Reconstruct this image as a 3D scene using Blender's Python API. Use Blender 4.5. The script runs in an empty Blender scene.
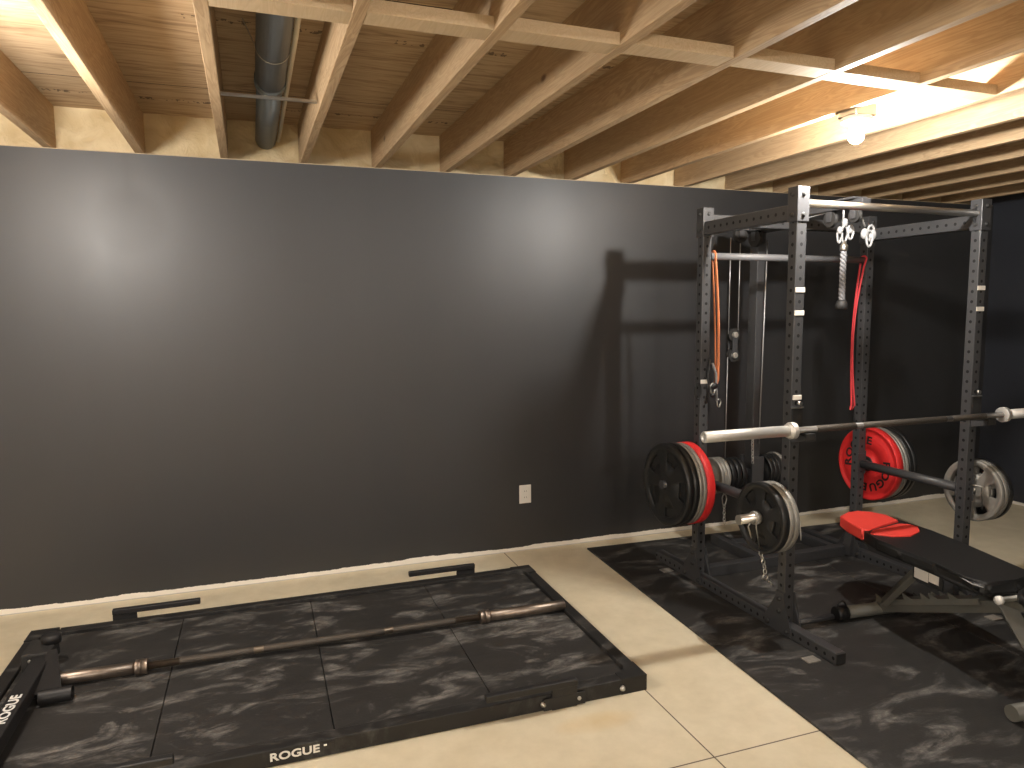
import bpy, bmesh, math, random
from mathutils import Vector, Matrix
PI = math.pi
random.seed(7)
SC = bpy.context.scene
COL = SC.collection

# ------------------------------------------------------------------ camera
FPX, YAW, PITCH, ROLL = 712.19, 0.34164, 0.10182, -0.00584
CAM = Vector((0, -4.1523, 1.5264))
fw = Vector((math.sin(YAW)*math.cos(PITCH), math.cos(YAW)*math.cos(PITCH), -math.sin(PITCH)))
r0 = Vector((math.cos(YAW), -math.sin(YAW), 0)); u0 = r0.cross(fw)
rt = r0*math.cos(ROLL) + u0*math.sin(ROLL); up = -r0*math.sin(ROLL) + u0*math.cos(ROLL)
cd = bpy.data.cameras.new('camera'); cam = bpy.data.objects.new('camera', cd); COL.objects.link(cam)
cd.sensor_width = 36; cd.lens = FPX*36/1024; cd.clip_start = .05
cam.matrix_world = Matrix(((rt.x, up.x, -fw.x, CAM.x), (rt.y, up.y, -fw.y, CAM.y), (rt.z, up.z, -fw.z, CAM.z), (0, 0, 0, 1)))
SC.camera = cam

# ------------------------------------------------------------------ light
SC.view_settings.view_transform = 'Standard'; SC.view_settings.look = 'None'
SC.view_settings.exposure = 2.1; SC.view_settings.gamma = 1; SC.view_settings.use_curve_mapping = False
w = bpy.data.worlds.new('world'); SC.world = w; w.use_nodes = True
w.node_tree.nodes['Background'].inputs[0].default_value = (.9, .95, 1, 1)
w.node_tree.nodes['Background'].inputs[1].default_value = .02
try:
    SC.cycles.use_denoising = True; SC.cycles.max_bounces = 8; SC.cycles.diffuse_bounces = 5
    SC.cycles.sample_clamp_indirect = 6
except Exception: pass
BULB_MAIN = (2.383, -1.752, 2.243)
# lit bulb and globe meshes, the two fill bulbs added and unseen: (x, y, z), emission strength
MAIN_STRENGTH = 680
GLOBE, GLOBE_STRENGTH = (-.93, -1.55, 2.06), 36
FILL_BULBS = (((-1.90, -6.1, 2.243), 1080), ((.95, -5.6, 2.243), 700))

# ------------------------------------------------------------------ materials
def N(nt, t, **kw):
    n = nt.nodes.new(t)
    for k, v in kw.items():
        if k.startswith('_'): n.inputs[k[1:]].default_value = v
        else: setattr(n, k, v)
    return n
def mat(name, col, rough=.5, metal=0, spec=.5, noise=0, nscale=20, bump=0, bscale=60, coat=0):
    m = bpy.data.materials.new(name); m.use_nodes = True; nt = m.node_tree; b = nt.nodes['Principled BSDF']
    b.inputs['Base Color'].default_value = (*col, 1); b.inputs['Roughness'].default_value = rough
    b.inputs['Metallic'].default_value = metal; b.inputs['Specular IOR Level'].default_value = spec
    b.inputs['Coat Weight'].default_value = coat
    tc = N(nt, 'ShaderNodeTexCoord')
    if noise:
        n = N(nt, 'ShaderNodeTexNoise', _Scale=nscale, _Detail=5.0); nt.links.new(tc.outputs['Object'], n.inputs['Vector'])
        mx = N(nt, 'ShaderNodeMix', data_type='RGBA'); nt.links.new(n.outputs['Fac'], mx.inputs[0])
        mx.inputs[6].default_value = (*[c*(1-noise) for c in col], 1); mx.inputs[7].default_value = (*[min(1, c*(1+noise)) for c in col], 1)
        nt.links.new(mx.outputs[2], b.inputs['Base Color'])
    if bump:
        n2 = N(nt, 'ShaderNodeTexNoise', _Scale=bscale, _Detail=3.0); nt.links.new(tc.outputs['Object'], n2.inputs['Vector'])
        bp = N(nt, 'ShaderNodeBump', _Strength=bump, _Distance=.01); nt.links.new(n2.outputs['Fac'], bp.inputs['Height']); nt.links.new(bp.outputs[0], b.inputs['Normal'])
    return m
def ramp(nt, fac, stops):
    r = N(nt, 'ShaderNodeValToRGB'); e = r.color_ramp.elements
    while len(e) < len(stops): e.new(.5)
    for i, (p, c) in enumerate(stops):
        e[i].position = p; e[i].color = (*c, 1) if len(c) == 3 else c
    nt.links.new(fac, r.inputs[0]); return r.outputs[0]
def mapping(nt, src, scale, loc=(0, 0, 0)):
    m = N(nt, 'ShaderNodeMapping'); m.inputs['Scale'].default_value = scale; m.inputs['Location'].default_value = loc
    nt.links.new(src, m.inputs['Vector']); return m.outputs[0]
def noise(nt, v, s, d=5, dist=0.0, rough=.5):
    n = N(nt, 'ShaderNodeTexNoise', _Scale=float(s), _Detail=float(d), _Distortion=float(dist), _Roughness=rough)
    nt.links.new(v, n.inputs['Vector']); return n.outputs['Fac']
def mth(nt, op, a, b=None, c=None):
    n = N(nt, 'ShaderNodeMath', operation=op)
    for i, x in enumerate((a, b, c)):
        if x is None: continue
        if isinstance(x, (int, float)): n.inputs[i].default_value = x
        else: nt.links.new(x, n.inputs[i])
    return n.outputs[0]
def mixc(nt, f, a, b, blend='MIX'):
    m = N(nt, 'ShaderNodeMix', data_type='RGBA', blend_type=blend)
    for i, x in ((0, f), (6, a), (7, b)):
        if isinstance(x, tuple): m.inputs[i].default_value = (*x, 1)
        elif isinstance(x, (int, float)): m.inputs[i].default_value = x
        else: nt.links.new(x, m.inputs[i])
    return m.outputs[2]
def base(name, rough=.5, spec=.5):
    m = bpy.data.materials.new(name); m.use_nodes = True; nt = m.node_tree; b = nt.nodes['Principled BSDF']
    b.inputs['Roughness'].default_value = rough; b.inputs['Specular IOR Level'].default_value = spec
    tc = N(nt, 'ShaderNodeTexCoord'); return m, nt, b, tc.outputs['Object']
def sep(nt, v):
    s = N(nt, 'ShaderNodeSeparateXYZ'); nt.links.new(v, s.inputs[0]); return s.outputs
def bump(nt, b, h, s=.3, d=.01):
    bp = N(nt, 'ShaderNodeBump', _Strength=s, _Distance=d); nt.links.new(h, bp.inputs['Height']); nt.links.new(bp.outputs[0], b.inputs['Normal'])

def wall_paint():
    m, nt, b, o = base('black_wall_paint', .45, .68)
    s = sep(nt, o)
    n1 = noise(nt, mapping(nt, o, (1, 1, .15)), 6, 4)
    c = mixc(nt, n1, (.026, .026, .0275), (.031, .031, .0325))
    # ragged unpainted strip at the foot of the drywall
    e = noise(nt, o, 14, 6, 0, .7); e2 = noise(nt, o, 1.7, 2)
    edge = mth(nt, 'ADD', mth(nt, 'MULTIPLY', e, .020), mth(nt, 'MULTIPLY', e2, .050))
    f = mth(nt, 'LESS_THAN', s[2], mth(nt, 'ADD', edge, -.003))
    c = mixc(nt, f, c, (.86, .82, .74))
    nt.links.new(c, b.inputs['Base Color'])
    r = ramp(nt, noise(nt, mapping(nt, o, (1, 1, .25)), 3, 3), [(.3, (.44,)*3), (.7, (.49,)*3)]); nt.links.new(r, b.inputs['Roughness'])
    bump(nt, b, noise(nt, o, 220, 2), .06, .002)
    return m
def concrete():
    m, nt, b, o = base('concrete_slab', .6, .35)
    s = sep(nt, o)
    n1 = noise(nt, o, 1.3, 6, .6, .6); n2 = noise(nt, o, 9, 6, 0, .65)
    c = ramp(nt, n1, [(.3, (.66, .575, .385)), (.55, (.73, .645, .45)), (.8, (.79, .71, .52))])
    c = mixc(nt, .35, c, ramp(nt, n2, [(.3, (.50, .44, .33)), (.7, (.76, .69, .56))]))
    # rusty yellow stain beside the platform
    dx = mth(nt, 'SUBTRACT', s[0], 1.13); dy = mth(nt, 'ADD', s[1], 1.885)
    d = mth(nt, 'ADD', mth(nt, 'MULTIPLY', mth(nt, 'MULTIPLY', dx, dx), .35), mth(nt, 'MULTIPLY', mth(nt, 'MULTIPLY', dy, dy), 2.5))
    st = mth(nt, 'MULTIPLY', mth(nt, 'SUBTRACT', 1.0, mth(nt, 'MULTIPLY', d, 90)), noise(nt, o, 7, 3)); st.node.use_clamp = True
    c = mixc(nt, mth(nt, 'MULTIPLY', st, .8), c, (.62, .42, .13))
    # saw-cut joints
    for k, v in ((0, 1.418), (1, -2.215), (1, -5.2), (0, -1.7)):
        l = mth(nt, 'LESS_THAN', mth(nt, 'ABSOLUTE', mth(nt, 'SUBTRACT', s[k], v)), .0028)
        c = mixc(nt, l, c, (.13, .10, .07))
    nt.links.new(c, b.inputs['Base Color']); bump(nt, b, n2, .08, .004)
    return m
def rubber(name, seed=0, lo=.018, dust=.15, dscale=1.0):
    m, nt, b, o = base(name, .62, .3)
    o2 = mapping(nt, o, (1, 1, 1), (seed, seed*.7, 0))
    n1 = noise(nt, mapping(nt, o2, (1.3*dscale, 2.6*dscale, 1)), 2.2, 8, 1.4, .62)
    n2 = noise(nt, mapping(nt, o2, (2, 5, 1)), 4.0, 8, .8, .7)
    n3 = noise(nt, o2, 120, 2)
    f = mth(nt, 'MULTIPLY', ramp(nt, n1, [(.50, (0,)*3), (.64, (1,)*3)]), ramp(nt, n2, [(.36, (0,)*3), (.66, (1,)*3)]))
    f = mth(nt, 'ADD', mth(nt, 'MULTIPLY', f, .85), mth(nt, 'MULTIPLY', n2, .12))
    f = mth(nt, 'MULTIPLY', f, mth(nt, 'ADD', .6, mth(nt, 'MULTIPLY', n3, .8)))
    c = mixc(nt, f, (lo, lo*.95, lo*.92), (dust, dust*.95, dust*.88))
    nt.links.new(c, b.inputs['Base Color']); bump(nt, b, n3, .15, .002)
    r = mth(nt, 'ADD', .5, mth(nt, 'MULTIPLY', f, .4)); nt.links.new(r, b.inputs['Roughness'])
    return m
def timber(name, c1, c2, knots=True):
    m, nt, b, o = base(name, .62, .3)
    oi = N(nt, 'ShaderNodeObjectInfo'); rnd = oi.outputs['Random']
    vv = N(nt, 'ShaderNodeVectorMath', operation='ADD'); cmb = N(nt, 'ShaderNodeCombineXYZ')
    for i in range(3): nt.links.new(mth(nt, 'MULTIPLY', rnd, 7.3+3*i), cmb.inputs[i])
    nt.links.new(o, vv.inputs[0]); nt.links.new(cmb.outputs[0], vv.inputs[1]); o = vv.outputs[0]
    g = noise(nt, mapping(nt, o, (6, .45, 6)), 3.2, 4, 1.2)
    fine = noise(nt, mapping(nt, o, (40, 1.2, 40)), 3, 4)
    ring = mth(nt, 'FRACT', mth(nt, 'MULTIPLY', g, 9))
    ring = ramp(nt, ring, [(0, (0,)*3), (.7, (1,)*3), (.95, (.1,)*3)])
    c = mixc(nt, mth(nt, 'MULTIPLY', ring, .8), c1, c2)
    c = mixc(nt, mth(nt, 'MULTIPLY', fine, .45), c, tuple(x*.72 for x in c2))
    c = mixc(nt, mth(nt, 'MULTIPLY', rnd, .4), c, tuple(x*.8 for x in c1))
    if knots:
        v = N(nt, 'ShaderNodeTexVoronoi', _Scale=3.6); nt.links.new(mapping(nt, o, (1, .55, 1)), v.inputs['Vector'])
        k = ramp(nt, v.outputs['Distance'], [(.035, (1,)*3), (.075, (0,)*3)]); c = mixc(nt, mth(nt, 'MULTIPLY', k, .8), c, (.09, .04, .02))
    nt.links.new(c, b.inputs['Base Color']); bump(nt, b, fine, .12, .003)
    return m
def plywood():
    m, nt, b, o = base('plywood_subfloor', .7, .25)
    s = sep(nt, o)
    g = noise(nt, mapping(nt, o, (1.1, 9, 1)), 2.6, 6, 1.5)
    c = ramp(nt, g, [(.3, (.30, .21, .13)), (.45, (.50, .37, .23)), (.6, (.62, .48, .31)), (.75, (.42, .30, .18))])
    # darker panels and a butt joint between sheets
    ch = N(nt, 'ShaderNodeTexNoise', _Scale=.9, _Detail=1.0); nt.links.new(mapping(nt, o, (.6, 1.2, 1), (3, 1, 0)), ch.inputs['Vector'])
    c = mixc(nt, mth(nt, 'MULTIPLY', ch.outputs['Fac'], .35), c, (.30, .18, .09))
    for v in (-.42, -1.64, -2.86, -4.08):
        l = mth(nt, 'LESS_THAN', mth(nt, 'ABSOLUTE', mth(nt, 'SUBTRACT', s[1], v)), .004); c = mixc(nt, l, c, (.06, .035, .02))
    # smudged ink stamping, too blurred to read
    for v in (-.17, -1.28):
        band = mth(nt, 'LESS_THAN', mth(nt, 'ABSOLUTE', mth(nt, 'SUBTRACT', s[1], v)), .020)
        ink = mth(nt, 'GREATER_THAN', noise(nt, mapping(nt, o, (60, 26, 1)), 1, 2), .56)
        seg = mth(nt, 'GREATER_THAN', noise(nt, mapping(nt, o, (2.6, 0, 0), (v*9, 0, 0)), 1, 0), .45)
        c = mixc(nt, mth(nt, 'MULTIPLY', mth(nt, 'MULTIPLY', mth(nt, 'MULTIPLY', band, ink), seg), .75), c, (.07, .045, .03))
    nt.links.new(c, b.inputs['Base Color']); bump(nt, b, g, .15, .004)
    return m
def foam():
    m, nt, b, o = base('spray_foam', .8, .2)
    n = noise(nt, o, 7, 5, .5); nt.links.new(ramp(nt, n, [(.3, (.60, .46, .25)), (.7, (.80, .68, .45))]), b.inputs['Base Color'])
    bump(nt, b, n, .8, .05); return m
def steel_holes(name, axis, side=False, pitch=.0508, col=(.050, .050, .052), rough=.36, rad=.008, lo=None, hi=None):
    """powder-coated tube with a row of punched holes along local axis"""
    m, nt, b, o = base(name, rough, .5)
    s = sep(nt, o); ge = N(nt, 'ShaderNodeTexCoord'); nn = sep(nt, ge.outputs['Normal'])
    along = s[axis]
    oth = [i for i in range(3) if i != axis]
    a0 = mth(nt, 'ABSOLUTE', nn[oth[0]]); isA = mth(nt, 'GREATER_THAN', a0, .7)
    u = mth(nt, 'ADD', mth(nt, 'MULTIPLY', isA, s[oth[1]]), mth(nt, 'MULTIPLY', mth(nt, 'SUBTRACT', 1.0, isA), s[oth[0]]))
    t = mth(nt, 'SUBTRACT', mth(nt, 'MODULO', mth(nt, 'ADD', along, 10.16), pitch), pitch/2)
    d2 = mth(nt, 'ADD', mth(nt, 'MULTIPLY', u, u), mth(nt, 'MULTIPLY', t, t))
    h = mth(nt, 'LESS_THAN', d2, rad*rad)
    if side: h = mth(nt, 'MULTIPLY', h, isA)
    if lo is not None: h = mth(nt, 'MULTIPLY', h, mth(nt, 'GREATER_THAN', along, lo))
    if hi is not None: h = mth(nt, 'MULTIPLY', h, mth(nt, 'LESS_THAN', along, hi))
    n = noise(nt, o, 90, 2); c = mixc(nt, n, tuple(x*.85 for x in col), tuple(x*1.15 for x in col))
    nt.links.new(mixc(nt, h, c, (.003, .003, .003)), b.inputs['Base Color'])
    nt.links.new(mth(nt, 'ADD', rough, mth(nt, 'MULTIPLY', h, .5)), b.inputs['Roughness'])
    bump(nt, b, n, .1, .001); return m

M = dict(
    wall=wall_paint(), floor=concrete(), joist=timber('pine_joist', (.58, .42, .25), (.36, .23, .125)),
    block=timber('pine_block', (.66, .51, .33), (.54, .39, .23)), ply=plywood(), foam=foam(),
    dusty_black=rubber('dusty_black_steel', 2.1, .016, .11, 1.5), mat_a=rubber('platform_rubber', 0, .019, .27), mat_b=rubber('stall_mat_rubber', 5.3, .017, .22, .8),
    black=mat('black_powdercoat', (.016, .015, .015), .48, noise=.2, bump=.08, bscale=200),
    black_soft=mat('matte_black_steel', (.022, .021, .020), .6, noise=.2),
    light_rack=mat('mid_grey_powdercoat', (.14, .14, .145), .45, noise=.1, nscale=80),
    rack=mat('dark_grey_powdercoat', (.048, .048, .050), .36, noise=.12, nscale=80),
    rack_z=steel_holes('dark_grey_upright_with_holes', 2), rack_y=steel_holes('dark_grey_rail_with_holes', 1, True),
    rack_x=steel_holes('dark_grey_crossmember_with_holes', 0),
    bar_grey=mat('knurled_grey_steel', (.27, .265, .26), .40, .85, noise=.1, nscale=150),
    chrome=mat('satin_chrome', (.72, .70, .66), .32, 1), satin=mat('matte_chrome', (.74, .72, .68), .5, .8), knurl=mat('knurled_steel', (.115, .10, .085), .55, .7, noise=.2, nscale=300, bump=.3, bscale=900), worn=mat('worn_bare_steel', (.36, .30, .25), .42, 1, noise=.35, nscale=30),
    worn_dark=mat('oxidised_steel_shaft', (.22, .18, .14), .42, 1, noise=.35, nscale=40),
    silver=mat('grey_cast_iron', (.30, .285, .255), .42, .35, noise=.15, nscale=40),
    plate=mat('black_rubber_plate', (.013, .013, .013), .38, noise=.2), plate_in=mat('black_plate_web', (.010, .010, .010), .5),
    red=mat('red_bumper_rubber', (.62, .022, .022), .5, noise=.06), red_pad=mat('red_vinyl', (.78, .06, .045), .5, noise=.05),
    vinyl=mat('black_vinyl', (.012, .012, .012), .42, bump=.1, bscale=300), ink=mat('black_ink', (.01, .01, .01), .6),
    white=mat('white_paint_print', (.80, .79, .75), .6), paper=mat('white_label', (.75, .70, .62), .6, noise=.06, nscale=60),
    plastic=mat('white_plastic', (.75, .73, .68), .35), red_band=mat('red_latex', (.62, .05, .06), .5), orange=mat('orange_latex', (.75, .24, .10), .5),
    zinc=mat('zinc', (.62, .61, .58), .3, 1), cable=mat('silver_cable', (.45, .45, .45), .4, .6), rope=mat('dark_rope', (.20, .20, .21), .7, noise=.3),
    strap=mat('pale_grey_nylon', (.30, .30, .30), .7, noise=.15), duct=mat('dark_grey_duct', (.15, .17, .185), .45, 0, noise=.08, nscale=10),
    green=mat('olive_grey_steel', (.115, .112, .095), .45, noise=.1, nscale=70), dusty=mat('dusty_plate', (.22, .20, .17), .6, noise=.4, nscale=60), pvc=mat('pale_conduit', (.62, .55, .42), .5),
    block_wall=mat('grey_foundation', (.55, .53, .50), .85, noise=.15, nscale=4, bump=.3, bscale=30),
    porcelain=mat('white_porcelain', (.82, .80, .76), .25), black_wall=mat('black_wall_side', (.028, .031, .040), .45, noise=.1, nscale=3),
)
def glow(name, col, strength):
    mb_ = bpy.data.materials.new(name); mb_.use_nodes = True; b_ = mb_.node_tree.nodes['Principled BSDF']
    b_.inputs['Base Color'].default_value = (1, 1, 1, 1); b_.inputs['Emission Color'].default_value = (*col, 1); b_.inputs['Emission Strength'].default_value = strength
    return mb_
M['bulb'] = glow('lit_bulb_glass', (1, .96, .90), MAIN_STRENGTH)

# ------------------------------------------------------------------ mesh helpers
class MB:
    def __init__(s): s.bm = bmesh.new(); s.mats = []; s.cur = 0
    def use(s, m):
        if m not in s.mats: s.mats.append(m)
        s.cur = s.mats.index(m); return s
    def _fin(s, faces):
        for f in faces: f.material_index = s.cur
    def box(s, lo, hi, bev=0, rot=None, cen=None):
        lo, hi = Vector(lo), Vector(hi); c = (lo+hi)/2; d = hi-lo
        r = bmesh.ops.create_cube(s.bm, size=1); vs = r['verts']
        bmesh.ops.scale(s.bm, vec=d, verts=vs); bmesh.ops.translate(s.bm, vec=c, verts=vs)
        fs = list({f for v in vs for f in v.link_faces}); s._fin(fs)
        if bev:
            es = list({e for f in fs for e in f.edges}); rr = bmesh.ops.bevel(s.bm, geom=es, offset=bev, segments=2, affect='EDGES', profile=.5); s._fin(rr['faces'])
            vs = list({v for f in rr['faces'] for v in f.verts} | {v for v in vs if v.is_valid})
        if rot is not None: bmesh.ops.rotate(s.bm, cent=cen or c, matrix=rot, verts=vs)
        return s
    def frame(s, d):
        d = d.normalized(); a = Vector((0, 0, 1)) if abs(d.z) < .9 else Vector((1, 0, 0)); u = d.cross(a).normalized(); return u, d.cross(u).normalized()
    def tube(s, pts, r, seg=12, caps=True, flat=None, closed=False):
        """round (or flattened) tube swept along points; r may be a list"""
        pts = [Vector(p) for p in pts]; n = len(pts); rings = []; u = None
        for i, p in enumerate(pts):
            a = pts[(i-1) % n] if (i > 0 or closed) else p; c = pts[(i+1) % n] if (i < n-1 or closed) else p
            d = (c-a).normalized()
            if u is None: u, v = s.frame(d)
            else:
                u = (u-d*u.dot(d)).normalized()
            v = d.cross(u).normalized()
            ri = r[i] if isinstance(r, (list, tuple)) else r
            ring = []
            for k in range(seg):
                t = 2*PI*k/seg; ring.append(s.bm.verts.new(p+u*(math.cos(t)*ri)+v*(math.sin(t)*ri*(flat or 1))))
            rings.append(ring)
        fs = []
        for i in range(n if closed else n-1):
            A, B = rings[i], rings[(i+1) % n]
            for k in range(seg): fs.append(s.bm.faces.new((A[k], A[(k+1) % seg], B[(k+1) % seg], B[k])))
        if caps and not closed:
            fs.append(s.bm.faces.new(rings[0][::-1])); fs.append(s.bm.faces.new(rings[-1]))
        for f in fs: f.smooth = True
        if caps and not closed: fs[-1].smooth = fs[-2].smooth = False
        s._fin(fs); return s
    def lathe(s, prof, axis='x', cen=(0, 0, 0), seg=40, smooth=True):
        """prof: (along, radius) pairs"""
        cen = Vector(cen); rings = []
        for a, r in prof:
            ring = []
            for k in range(seg):
                t = 2*PI*k/seg; c, q = math.cos(t)*max(r, 1e-4), math.sin(t)*max(r, 1e-4)
                p = dict(x=(a, c, q), y=(c, a, q), z=(c, q, a))[axis]; ring.append(s.bm.verts.new(cen+Vector(p)))
            rings.append(ring)
        fs = []
        for A, B in zip(rings, rings[1:]):
            for k in range(seg): fs.append(s.bm.faces.new((A[k], A[(k+1) % seg], B[(k+1) % seg], B[k])))
        fs.append(s.bm.faces.new(rings[0][::-1])); fs.append(s.bm.faces.new(rings[-1]))
        for f in fs[:-2]: f.smooth = smooth
        s._fin(fs); return s
    def prism(s, pts, axis, a, b, bev=0):
        """extrude a 2-D polygon; axis x: pts are (y,z), axis y: (x,z), axis z: (x,y)"""
        def P(p, t): return dict(x=(t, p[0], p[1]), y=(p[0], t, p[1]), z=(p[0], p[1], t))[axis]
        A = [s.bm.verts.new(P(p, a)) for p in pts]; B = [s.bm.verts.new(P(p, b)) for p in pts]; n = len(pts)
        fs = [s.bm.faces.new(A[::-1]), s.bm.faces.new(B)]
        for k in range(n): fs.append(s.bm.faces.new((A[k], A[(k+1) % n], B[(k+1) % n], B[k])))
        s._fin(fs)
        if bev:
            es = list({e for f in fs for e in f.edges}); rr = bmesh.ops.bevel(s.bm, geom=es, offset=bev, segments=3, affect='EDGES'); s._fin(rr['faces'])
            for f in rr['faces']: f.smooth = True
        return s
    def ball(s, c, r, sc=(1, 1, 1), sub=2):
        q = bmesh.ops.create_icosphere(s.bm, subdivisions=sub, radius=r); vs = q['verts']
        bmesh.ops.scale(s.bm, vec=sc, verts=vs); bmesh.ops.translate(s.bm, vec=c, verts=vs)
        fs = list({f for v in vs for f in v.link_faces}); s._fin(fs)
        for f in fs: f.smooth = True
        return s
    def build(s, name, mt=None, parent=None, loc=(0, 0, 0), rot=(0, 0, 0)):
        me = bpy.data.meshes.new(name); bmesh.ops.recalc_face_normals(s.bm, faces=s.bm.faces); s.bm.to_mesh(me); s.bm.free()
        if s.mats:
            for m in s.mats: me.materials.append(m)
        else: me.materials.append(mt)
        o = bpy.data.objects.new(name, me); COL.objects.link(o); o.location = loc; o.rotation_euler = rot
        if parent: o.parent = parent
        return o
def thing(name, label, cat, loc=(0, 0, 0), rot=(0, 0, 0), group=None):
    o = bpy.data.objects.new(name, None); o.empty_display_size = .05; COL.objects.link(o); o.location = loc; o.rotation_euler = rot
    o['label'] = label; o['category'] = cat
    if group: o['group'] = group
    return o
def tag(o, label, cat, group=None, kind=None):
    o['label'] = label; o['category'] = cat
    if group: o['group'] = group
    if kind: o['kind'] = kind
    return o
def struct(o, label=None):
    o['kind'] = 'structure'
    if label: o['label'] = label
    return o
def copy_thing(src, loc, label, rot=None):
    c = src.copy(); COL.objects.link(c); c.location = loc
    if rot is not None: c.rotation_euler = rot
    c['label'] = label
    for ch in list(src.children):
        d = ch.copy(); COL.objects.link(d); d.parent = c
        for g in list(ch.children):
            e = g.copy(); COL.objects.link(e); e.parent = d
    return c
def lettering(name, texts, m, parent, loc=(0, 0, 0), rot=(0, 0, 0), label=None):
    """texts: (string, size, x-scale, shear, matrix) all baked into one mesh of raised print"""
    bm = bmesh.new()
    for st, size, xs, sh, mw in texts:
        cu = bpy.data.curves.new('t', 'FONT'); cu.body = st; cu.size = size; cu.shear = sh; cu.align_x = 'CENTER'; cu.align_y = 'CENTER'
        cu.offset = size*.030; cu.extrude = .0006; cu.space_character = 1.04
        ob = bpy.data.objects.new('t', cu); COL.objects.link(ob); bpy.context.view_layer.update()
        me = bpy.data.meshes.new_from_object(ob.evaluated_get(bpy.context.evaluated_depsgraph_get()))
        me.transform(mw @ Matrix.Diagonal((xs, 1, 1, 1))); bm.from_mesh(me)
        bpy.data.objects.remove(ob); bpy.data.curves.remove(cu); bpy.data.meshes.remove(me)
    me = bpy.data.meshes.new(name); bm.to_mesh(me); bm.free(); me.materials.append(m)
    o = bpy.data.objects.new(name, me); COL.objects.link(o); o.parent = parent; o.location = loc; o.rotation_euler = rot
    if label: o['label'] = label
    return o

# ------------------------------------------------------------------ room
H, SUB = 2.336, 2.571
XL0, XR0, YB = -3.4, 5.55, -6.6
MB().box((XL0-.1, YB-.1, -.12), (XR0+.1, .25, 0)).build('floor', M['floor'])['kind'] = 'structure'
MB().box((XL0-.1, YB-.1, SUB), (XR0+.1, .25, SUB+.02)).build('ceiling', M['ply'])['kind'] = 'structure'
struct(MB().box((XL0, 0, .006), (XR0+.1, .10, H)).build('wall_back', M['wall']), 'black painted drywall wall stopping below the joists')
struct(MB().box((XL0, .002, 0), (XR0, .1, .006)).build('trim_1', M['block_wall']))
struct(MB().box((XL0, .012, H-.001), (XR0, .112, H+.006)).build('trim_2', M['block']))
fb = MB(); bmf = fb.bm
nx, nz = 160, 5
g = [[bmf.verts.new((XL0+(XR0-XL0)*i/nx, .13+random.uniform(-.012, .012), H-.15+(SUB-H+.15)*j/nz)) for j in range(nz+1)] for i in range(nx+1)]
for i in range(nx):
    for j in range(nz):
        f = bmf.faces.new((g[i][j], g[i][j+1], g[i+1][j+1], g[i+1][j])); f.smooth = True
fb.box((XL0, .15, H-.15), (XR0+.1, .25, SUB))
fo = fb.build('wall_rim', M['foam']); struct(fo, 'spray-foamed rim behind the top of the black wall')
struct(MB().box((XR0, YB, 0), (XR0+.1, .2, SUB)).build('wall_right', M['black_wall']))
struct(MB().box((XL0-.1, YB, 0), (XL0, .2, SUB)).build('wall_left', M['block_wall']))
struct(MB().box((XL0-.1, YB-.1, 0), (XR0+.1, YB, SUB)).build('wall_front', M['block_wall']))
struct(MB().box((XR0-.012, YB, 0.0), (XR0, 0, .02)).build('baseboard_right', M['paper']))

# ---- joists and blocking
JX0, JD, JW = -.9438, .4064, .038
LABJ = {0: 'pine ceiling joist at far left above the yellow foam panel', 1: 'joist with bright yellow underside, second from the left end',
        2: 'joist left of the grey duct, wavy grain underneath', 3: 'joist right of the grey duct, end of the metal strut fixed to it',
        4: 'second joist to the right of the grey duct', 5: 'third joist to the right of the grey duct', 6: 'fourth joist to the right of the grey duct',
        7: 'orange-lit joist one bay left of the lamp', 8: 'joist the lit bulb is mounted beside', 9: 'first joist behind the lit bulb, face lit yellow',
        10: 'second joist behind the lit bulb', 11: 'third joist behind the lit bulb', 12: 'fourth joist behind the lit bulb',
        13: 'fifth joist behind the lit bulb', 14: 'sixth joist behind the lit bulb, over the rack bar', 15: 'seventh joist behind the lit bulb, near the right wall'}
LABJ[-1] = 'pine ceiling joist at top left edge of the photo'
jsrc = None
for i in range(-5, 16):
    x = JX0+JD*i
    if i < -1: lab = 'pine ceiling joist beyond the left edge of the photo'
    else: lab = LABJ[i]
    if jsrc is None:
        jsrc = MB().box((-JW/2, YB, H+.008), (JW/2, .125, SUB), .002).build('ceiling_joist', M['joist']); o = jsrc
    else: o = jsrc.copy(); COL.objects.link(o)
    o.location = (x, 0, 0); o.rotation_euler = (0, 0, .0109); tag(o, lab, 'joist', 'pine ceiling joists')
bsrc = None
LABB = {2: 'flat wood block crossing below the grey duct', 3: 'first flat block to the right of the duct', 4: 'second flat block right of the duct',
        5: 'third flat block right of the duct', 6: 'fourth flat block right of the duct', 7: 'bright flat block up and left of the bulb', 8: 'bright flat block up and right of the bulb'}
BLY = {2: -2.035, 3: -2.045, 4: -2.055, 5: -2.075, 6: -2.085, 7: -2.070, 8: -2.060}
for i in range(2, 9):
    x = JX0+JD*i+JD/2+.0225
    if bsrc is None: bsrc = MB().box((-(JD-JW)/2, -.044, H+.008), ((JD-JW)/2, .044, H+.046), .001).build('joist_block', M['block']); o = bsrc
    else: o = bsrc.copy(); COL.objects.link(o)
    o.location = (x, BLY[i], random.uniform(0, .002)); o.rotation_euler = (0, 0, .0109); tag(o, LABB[i], 'wood block', 'flat blocks between the joists')

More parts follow.
